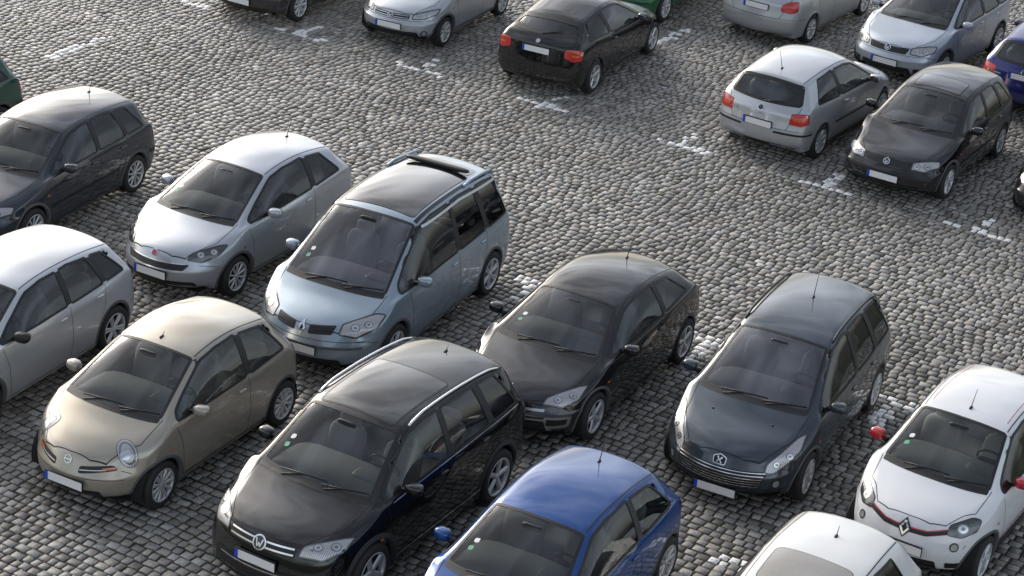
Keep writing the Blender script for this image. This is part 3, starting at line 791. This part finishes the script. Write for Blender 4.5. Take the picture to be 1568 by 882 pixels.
cars=[
 ('parked_hatchback_car',(-3.93,22.27),243.8,dict(L=3.76,W=1.68,H=1.54,WB=2.43,fo=.74,r=.295,zn=.74,zh=.93,zc=1.03,dc=.76,dh=1.66,dre=3.18,zre=1.42,dg=3.58,zg=1.02,dm=1.32,zb0=.95,zb1=1.0,wr=.64,nb=.34,W0=.80,zp=.42,sw=sw3(.80,1.66,2.42,3.22),doors='3',col=(.40,.36,.295),feat=f_micra,wheel='cap9',antenna=(1.78,.05,1),seat=M_seat_l,cr4=.2,crh=.4)),
 ('parked_minivan',(-1.72,26.37),246.4,dict(L=4.66,W=1.86,H=1.78,WB=2.80,fo=.95,r=.33,zn=.76,zh=.92,zc=1.04,dc=.80,dh=1.86,dre=4.22,zre=1.70,dg=4.50,zg=1.12,dm=1.51,zb0=1.0,zb1=1.08,wr=.68,nb=.34,W0=.82,zp=.47,sw=sw5(.86,1.86,2.72,3.55,3.63,4.25),col=(.30,.37,.43),metal=.55,feat=f_espace,wheel='twin',ds=1.40,gl=M_glass_v,stk=1,ditch=0)),
 ('parked_hatchback_car',(-3.95,27.97),243.4,dict(L=4.06,W=1.69,H=1.50,WB=2.51,fo=.88,r=.30,zn=.74,zh=.90,zc=1.0,dc=.90,dh=1.87,dre=3.55,zre=1.38,dg=3.92,zg=1.05,dm=1.60,zb0=.95,zb1=1.05,wr=.63,nb=.34,W0=.82,zp=.45,sw=sw3(.95,1.87,2.75,3.45),doors='3',col=(.48,.505,.54),feat=f_punto,wheel='multi',antenna=(3.2,.30,.5),metal=.6,stk=1)),
 ('parked_suv',(-1.37,20.92),241.4,dict(L=4.43,W=1.82,H=1.69,WB=2.60,fo=.90,r=.345,zn=.86,zh=1.0,zc=1.10,dc=.92,dh=1.74,dre=3.95,zre=1.59,dg=4.25,zg=1.12,dm=1.49,zb0=1.05,zb1=1.14,wr=.67,nb=.24,W0=.87,zp=.60,sw=sw5(.92,1.74,2.42,3.28,3.36,3.88),col=(.005,.005,.006),metal=.0,feat=f_tiguan,wheel='five',rails=M_chrome,clad=True,antenna=(3.6,.06,1),cr4=.5,crn=.5,arch=.055,stk=1,ditch=0)),
 ('parked_coupe_car',(.985,24.96),243.1,dict(L=4.30,W=1.80,H=1.42,WB=2.64,fo=.88,r=.32,zn=.66,zh=.84,zc=.95,dc=1.03,dh=1.94,dre=3.70,zre=1.28,dg=4.08,zg=1.02,dm=1.55,zb0=.92,zb1=1.04,wr=.62,nb=.34,W0=.84,sw=sw3(1.05,1.94,2.80,3.55),doors='3',col=(.008,.008,.010),metal=.0,feat=f_megane,wheel='five',antenna=(3.3,.30,.6),stk=1)),
 ('parked_station_wagon',(3.50,23.985),246.0,dict(L=4.42,W=1.78,H=1.59,WB=2.71,fo=.87,r=.315,zn=.72,zh=.90,zc=1.03,dc=.98,dh=1.98,dre=3.98,zre=1.52,dg=4.28,zg=1.04,dm=1.42,zb0=.95,zb1=1.0,wr=.66,nb=.34,W0=.82,zp=.27,sw=sw5(.98,1.98,2.55,3.32,3.40,3.98),col=(.035,.050,.064),metal=.4,feat=f_307,wheel='cap9',rails=M_black,antenna=(3.05,.32,.3),gl=M_glass_v,ditch=0)),
 ('parked_hatchback_car',(5.555,22.35),240,dict(L=3.59,W=1.65,H=1.56,WB=2.49,fo=.63,r=.30,zn=.82,zh=.97,zc=1.05,dc=.72,dh=1.52,dre=3.15,zre=1.44,dg=3.45,zg=1.0,dm=1.25,zb0=.98,zb1=1.02,wr=.66,nb=.28,W0=.84,zp=.48,sw=sw5(.74,1.52,2.2,2.95),col=(.74,.75,.76),metal=.0,feat=f_twingo,wheel='twin',mmat=M_redp,antenna=(1.70,.20,.6),seat=M_seat_l,stk=1)),
 ('parked_hatchback_car',(.665,19.4),243,dict(L=4.0,W=1.70,H=1.47,WB=2.58,fo=.80,r=.305,dc=.88,dh=1.74,dre=3.45,zre=1.36,dg=3.85,zg=1.0,dm=1.38,wr=.65,sw=sw3(.90,1.74,2.6,3.42),doors='3',col=(.004,.058,.23),metal=.3,feat=f_gen,wheel='multi',antenna=(3.1,.28,.5),zp=.43,stk=1)),
 ('parked_hatchback_car',(3.19,18.34),243,dict(L=4.0,W=1.70,H=1.47,WB=2.5,fo=.80,r=.305,dc=.9,dh=1.72,dre=3.50,zre=1.38,dg=3.85,zg=1.0,dm=1.38,wr=.65,sw=sw5(.92,1.72,2.4,3.2),col=(.72,.72,.70),metal=.0,feat=f_whiteb,antenna=(2.95,.10,.6))),
 ('parked_hatchback_car',(-6.37,23.69),246.2,dict(G5,sw=sw5(1.0,1.86,2.55,3.28,3.34,3.72),col=(.55,.57,.59),metal=.5,wheel='twin',mmat=M_black)),
 ('parked_hatchback_car',(-7.10,28.90),247.2,dict(G4,sw=sw5(1.08,1.91,2.45,3.15,3.21,3.62),col=(.026,.034,.046),metal=.3,antenna=(3.35,.40,.5),wheel='multi')),
 ('parked_hatchback_car',(-9.59,30.43),243.2,dict(G4,sw=sw5(1.08,1.91,2.45,3.15,3.21,3.62),col=(.01,.07,.05),metal=.3)),
 ('parked_hatchback_car',(6.81,34.12),240.9,dict(G4,sw=sw5(1.08,1.91,2.45,3.15,3.21,3.62),col=(.005,.005,.007),metal=0.,antenna=None,wheel='multi',sun=1)),
 ('parked_hatchback_car',(4.87,35.45),59.3,dict(G4,sw=sw3(1.08,1.91,2.70,3.55),doors='3',col=(.48,.495,.51),metal=.55,zpr=.64,antenna=(3.45,.35,.5))),
 ('parked_hatchback_car',(.87,37.70),66.4,dict(L=4.26,W=1.75,H=1.41,WB=2.725,fo=.75,r=.31,zn=.68,zh=.86,zc=.95,dc=1.15,dh=2.0,dre=3.50,zre=1.32,dg=4.08,zg=1.06,dm=1.65,zb0=.90,zb1=.98,wr=.62,nb=.24,tb=.16,sw=sw3(1.17,2.0,2.85,3.65),doors='3',col=(.005,.005,.006),metal=0.,feat=f_bmw,wheel='five',zpr=.84,antenna=None,cr4=.5)),
 ('parked_hatchback_car',(-1.94,39.31),246,dict(L=3.8,W=1.67,H=1.50,WB=2.39,fo=.76,r=.285,dc=.85,dh=1.6,dre=3.45,zre=1.44,dg=3.68,zg=1.0,dm=1.3,sw=sw5(.87,1.6,2.25,3.0,3.08,3.5),col=(.46,.49,.52),feat=f_gen,zp=.45)),
 ('parked_station_wagon',(5.27,41.69),59.4,dict(L=4.25,W=1.72,H=1.47,WB=2.54,fo=.8,r=.29,dc=1.0,dh=1.8,dre=3.9,zre=1.38,dg=4.1,zg=.98,dm=1.45,sw=sw5(1.02,1.8,2.45,3.2,3.28,3.85),col=(.44,.46,.47),feat=f_gen,zpr=.78,antenna=None)),
 ('parked_hatchback_car',(7.67,40.01),237.5,dict(G5,sw=sw5(1.0,1.86,2.55,3.28,3.34,3.72),col=(.44,.48,.53),metal=.5)),
 ('parked_hatchback_car',(-4.67,40.06),243.2,dict(G4,sw=sw5(1.08,1.91,2.45,3.15,3.21,3.62),col=(.04,.036,.032),metal=.3)),
 ('parked_hatchback_car',(2.31,42.16),243.2,dict(G4,sw=sw5(1.08,1.91,2.45,3.15,3.21,3.62),col=(.01,.13,.04),metal=.1)),
 ('parked_hatchback_car',(9.77,38.61),61.6,dict(G4,sw=sw5(1.08,1.91,2.45,3.15,3.21,3.62),col=(.010,.018,.14),metal=.3,zpr=.80)),
 ('parked_hatchback_car',(9.42,33.38),243.2,dict(G4,sw=sw5(1.08,1.91,2.45,3.15,3.21,3.62),col=(.010,.010,.012),metal=.1)),
]
for nm,pos,hd,kw in cars: make_car(nm,pos,hd,**kw)
# ------------------------------------------------------------ cobbles
def cobbles():
    ang=math.radians(-29);u=np.array([math.cos(ang),math.sin(ang)]);v=np.array([-u[1],u[0]])
    pitch=.132
    cen=[];dim=[];
    c0=np.array([0,31.])
    for k in range(-160,161):
        s=-19+rng.uniform(0,.15);
        nn=260
        ln=rng.uniform(.100,.180,nn);st_=np.cumsum(ln)+s
        mid=st_-ln/2
        wav=.10*np.sin(mid*.55+1.3)+.05*np.sin(mid*1.7+k*.02)+.03*np.sin(mid*.9+k*.11)
        P=c0+np.outer(mid,u)+np.outer(k*pitch+wav+rng.normal(0,.006,nn),v)
        m=(P[:,1]>15.5)&(P[:,1]<50)&(abs(P[:,0])<(P[:,1]*.27+3.0))
        cen.append(P[m]);dim.append(np.stack([ln[m]-rng.uniform(.010,.026,m.sum()),pitch-rng.uniform(.010,.028,m.sum())],1))
    cen=np.concatenate(cen);dim=np.concatenate(dim);N=len(cen)
    g=np.array([-.5,-.43,.43,.5]);gx,gy=np.meshgrid(g,g,indexing='ij');gx=gx.ravel();gy=gy.ravel()
    outer=(abs(gx)>.45)|(abs(gy)>.45);corner=(abs(gx)>.45)&(abs(gy)>.45)
    sx=np.where(corner,.92,1.0)
    px=gx*sx;py=gy*sx
    rot=rng.normal(0,.06,N)+ang
    jx=rng.normal(0,.030,(N,16));jy=rng.normal(0,.030,(N,16))
    lx=(px[None]+jx)*dim[:,0:1];ly=(py[None]+jy)*dim[:,1:2]
    cs,sn=np.cos(rot)[:,None],np.sin(rot)[:,None]
    z=np.where(outer[None],-.014,0)+rng.normal(0,.0009,(N,16))+rng.normal(-.002,.0025,(N,1))
    tl=rng.normal(0,.018,(N,2));z=z+tl[:,0:1]*lx+tl[:,1:2]*ly
    co=np.stack([cen[:,0:1]+lx*cs-ly*sn,cen[:,1:2]+lx*sn+ly*cs,z],2).reshape(-1,3)
    q=np.array([(i*4+j,(i+1)*4+j,(i+1)*4+j+1,i*4+j+1) for i in range(3) for j in range(3)])
    F=(q[None]+(np.arange(N)*16)[:,None,None]).reshape(-1)
    me=bpy.data.meshes.new('cobblestone_pavement')
    me.vertices.add(N*16);me.vertices.foreach_set('co',co.ravel().astype(np.float32))
    me.loops.add(N*36);me.loops.foreach_set('vertex_index',F.astype(np.int32))
    me.polygons.add(N*9);me.polygons.foreach_set('loop_start',(np.arange(N*9)*4).astype(np.int32))
    me.update(calc_edges=True);me.polygons.foreach_set('use_smooth',np.ones(N*9,bool))
    pm=np.zeros(N)
    hv=np.array([math.cos(math.radians(243)),math.sin(math.radians(243))])
    tu=np.array([2.342,-1.296]);tu/=np.linalg.norm(tu)
    def seg(c,d,l,wd=.10):
        c=np.array(c,float);r=cen-c;a=r@d;b=r@np.array([-d[1],d[0]])
        pm[(abs(a)<l)&(abs(b)<wd)&(rng.random(N)<.85)]=1
    for i in range(-2,10):
        c=np.array([-4.411,37.82])+i*np.array([2.342,-1.296]);seg(c,tu,.55);seg(c-hv*.35,hv,.4)
    for i in range(-6,3):
        c=np.array([5.19,25.2])+i*np.array([2.4,-1.31]);seg(c,tu,.45);seg(c+hv*.35,hv,.4);seg(c+hv*5,tu,.5)
    seg((-8.1,36.0),hv,.8);seg((2.65,39.8),hv,.7)
    a1=me.attributes.new('stone','FLOAT','POINT');a1.data.foreach_set('value',np.repeat(rng.random(N),16).astype(np.float32))
    a2=me.attributes.new('mark','FLOAT','POINT');a2.data.foreach_set('value',np.repeat(pm,16).astype(np.float32))
    ob=bpy.data.objects.new('cobblestone_pavement',me);sc.collection.objects.link(ob)
    m,nt,b=new_mat('cobblestone');Nn=nt.nodes.new;Lk=nt.links.new
    at=Nn('ShaderNodeAttribute');at.attribute_name='stone';am=Nn('ShaderNodeAttribute');am.attribute_name='mark'
    tc=Nn('ShaderNodeTexCoord')
    cr=Nn('ShaderNodeValToRGB');E=cr.color_ramp.elements
    E[0].position=0;E[0].color=(.13,.12,.108,1);E[1].position=1;E[1].color=(.42,.405,.38,1)
    for p_,c_ in((.15,(.22,.205,.187,1)),(.4,(.28,.265,.245,1)),(.55,(.235,.235,.232,1)),(.7,(.30,.275,.245,1)),(.88,(.34,.325,.30,1))):
        e_=E.new(p_);e_.color=c_
    Lk(at.outputs['Fac'],cr.inputs[0])
    n1=Nn('ShaderNodeTexNoise');n1.inputs['Scale'].default_value=38;n1.inputs['Detail'].default_value=6;Lk(tc.outputs['Object'],n1.inputs['Vector'])
    n2=Nn('ShaderNodeTexNoise');n2.inputs['Scale'].default_value=.30;n2.inputs['Detail'].default_value=6;Lk(tc.outputs['Object'],n2.inputs['Vector'])
    mr=Nn('ShaderNodeMapRange');mr.inputs['From Min'].default_value=.3;mr.inputs['From Max'].default_value=.7;mr.inputs['To Min'].default_value=.66;mr.inputs['To Max'].default_value=1.3;Lk(n1.outputs['Fac'],mr.inputs['Value'])
    mr2=Nn('ShaderNodeMapRange');mr2.inputs['From Min'].default_value=.3;mr2.inputs['From Max'].default_value=.7;mr2.inputs['To Min'].default_value=.66;mr2.inputs['To Max'].default_value=1.22;Lk(n2.outputs['Fac'],mr2.inputs['Value'])
    mm=Nn('ShaderNodeMath');mm.operation='MULTIPLY';Lk(mr.outputs[0],mm.inputs[0]);Lk(mr2.outputs[0],mm.inputs[1])
    vm=Nn('ShaderNodeVectorMath');vm.operation='SCALE';Lk(cr.outputs[0],vm.inputs[0]);Lk(mm.outputs[0],vm.inputs['Scale'])
    gt=Nn('ShaderNodeMapRange');gt.inputs['From Min'].default_value=.34;gt.inputs['From Max'].default_value=.44;Lk(n1.outputs['Fac'],gt.inputs['Value'])
    pmu=Nn('ShaderNodeMath');pmu.operation='MULTIPLY';Lk(am.outputs['Fac'],pmu.inputs[0]);Lk(gt.outputs[0],pmu.inputs[1])
    sp=Nn('ShaderNodeSeparateXYZ');Lk(tc.outputs['Object'],sp.inputs[0])
    md=Nn('ShaderNodeMapRange');md.inputs['From Min'].default_value=-.008;md.inputs['From Max'].default_value=-.0145;md.inputs['To Max'].default_value=.9;Lk(sp.outputs['Z'],md.inputs['Value'])
    mx2=Nn('ShaderNodeMix');mx2.data_type='RGBA';mx2.inputs['B'].default_value=(.038,.037,.026,1);Lk(md.outputs[0],mx2.inputs['Factor']);Lk(vm.outputs[0],mx2.inputs['A'])
    mx=Nn('ShaderNodeMix');mx.data_type='RGBA';mx.inputs['B'].default_value=(.85,.84,.82,1);Lk(pmu.outputs[0],mx.inputs['Factor']);Lk(mx2.outputs['Result'],mx.inputs['A'])
    Lk(mx.outputs['Result'],b.inputs['Base Color']);b.inputs['Roughness'].default_value=.58
    bp=Nn('ShaderNodeBump');bp.inputs['Strength'].default_value=.35;bp.inputs['Distance'].default_value=.005;Lk(n1.outputs['Fac'],bp.inputs['Height']);Lk(bp.outputs[0],b.inputs['Normal'])
    me.materials.append(m)
cobbles()
la=Acc()
for i in range(420):
    y=rng.uniform(18,44);x=rng.uniform(-1,1)*(y*.25+1);s=rng.uniform(.012,.03);t=rng.uniform(0,6.28)
    c,s_=math.cos(t)*s,math.sin(t)*s;z=.004
    la.add([(x-c,y-s_,z),(x+s_*.5,y-c*.5,z+.006),(x+c,y+s_,z+.002),(x-s_*.5,y+c*.5,z+.005)],[(0,1,2,3)])
mk('fallen_leaves',la,simple('dry_leaf',(.42,.36,.24),.8))
g=Acc();g.add([(-600,-600,-.017),(600,-600,-.017),(600,600,-.017),(-600,600,-.017)],[(0,1,2,3)])
m,nt,b=new_mat('joint_earth');Nn=nt.nodes.new
n1=Nn('ShaderNodeTexNoise');n1.inputs['Scale'].default_value=.8;n1.inputs['Detail'].default_value=8
tc=Nn('ShaderNodeTexCoord');nt.links.new(tc.outputs['Object'],n1.inputs['Vector'])
cr=Nn('ShaderNodeValToRGB');cr.color_ramp.elements[0].position=.4;cr.color_ramp.elements[0].color=(.042,.038,.028,1);cr.color_ramp.elements[1].position=.60;cr.color_ramp.elements[1].color=(.038,.052,.020,1)
nt.links.new(n1.outputs['Fac'],cr.inputs[0]);nt.links.new(cr.outputs[0],b.inputs['Base Color']);b.inputs['Roughness'].default_value=.95
mk('ground',g,m)
# ------------------------------------------------------------ light
wd=bpy.data.worlds.new('World');sc.world=wd;wd.use_nodes=True;nt=wd.node_tree
bg=nt.nodes['Background'];sky=nt.nodes.new('ShaderNodeTexSky');sky.sky_type='NISHITA';sky.sun_disc=False
sun_az=math.radians(-38);sun_el=math.radians(24)
sky.sun_elevation=sun_el;sky.sun_rotation=sun_az;sky.air_density=1.0;sky.dust_density=3.0
hs=nt.nodes.new('ShaderNodeHueSaturation');hs.inputs['Saturation'].default_value=.5
nt.links.new(sky.outputs[0],hs.inputs['Color'])
tc=nt.nodes.new('ShaderNodeTexCoord');mp=nt.nodes.new('ShaderNodeMapping');mp.inputs['Scale'].default_value=(1,1,2.2)
nz=nt.nodes.new('ShaderNodeTexNoise');nz.inputs['Scale'].default_value=2.6;nz.inputs['Detail'].default_value=6;nz.inputs['Distortion'].default_value=.3
nt.links.new(tc.outputs['Generated'],mp.inputs[0]);nt.links.new(mp.outputs[0],nz.inputs['Vector'])
mr=nt.nodes.new('ShaderNodeMapRange');mr.inputs['From Min'].default_value=.38;mr.inputs['From Max'].default_value=.64;mr.inputs['To Min'].default_value=.65;mr.inputs['To Max'].default_value=1.6
nt.links.new(nz.outputs['Fac'],mr.inputs['Value'])
vs=nt.nodes.new('ShaderNodeVectorMath');vs.operation='SCALE';nt.links.new(hs.outputs[0],vs.inputs[0]);nt.links.new(mr.outputs[0],vs.inputs['Scale'])
nt.links.new(vs.outputs[0],bg.inputs[0]);bg.inputs[1].default_value=.23
sd=bpy.data.lights.new('sun','SUN');sd.energy=.8;sd.angle=math.radians(28);sd.color=(1,.94,.85)
so=bpy.data.objects.new('sun',sd);sc.collection.objects.link(so)
dirv=Vector((math.sin(sun_az)*math.cos(sun_el),math.cos(sun_az)*math.cos(sun_el),math.sin(sun_el)))
so.rotation_euler=dirv.to_track_quat('Z','Y').to_euler()
# ------------------------------------------------------------ camera
cd=bpy.data.cameras.new('camera');cam=bpy.data.objects.new('camera',cd);sc.collection.objects.link(cam)
cd.sensor_width=36;cd.lens=3267.7/1568*36;cd.clip_end=3000
cam.matrix_world=Matrix.Translation((0,0,12.901))@Matrix.Rotation(math.radians(90-25.06),4,'X')@Matrix.Rotation(math.radians(5.42),4,'Z')
sc.camera=cam
sc.view_settings.view_transform='Standard';sc.view_settings.look='None';sc.view_settings.exposure=0
print('done',len(bpy.data.objects))
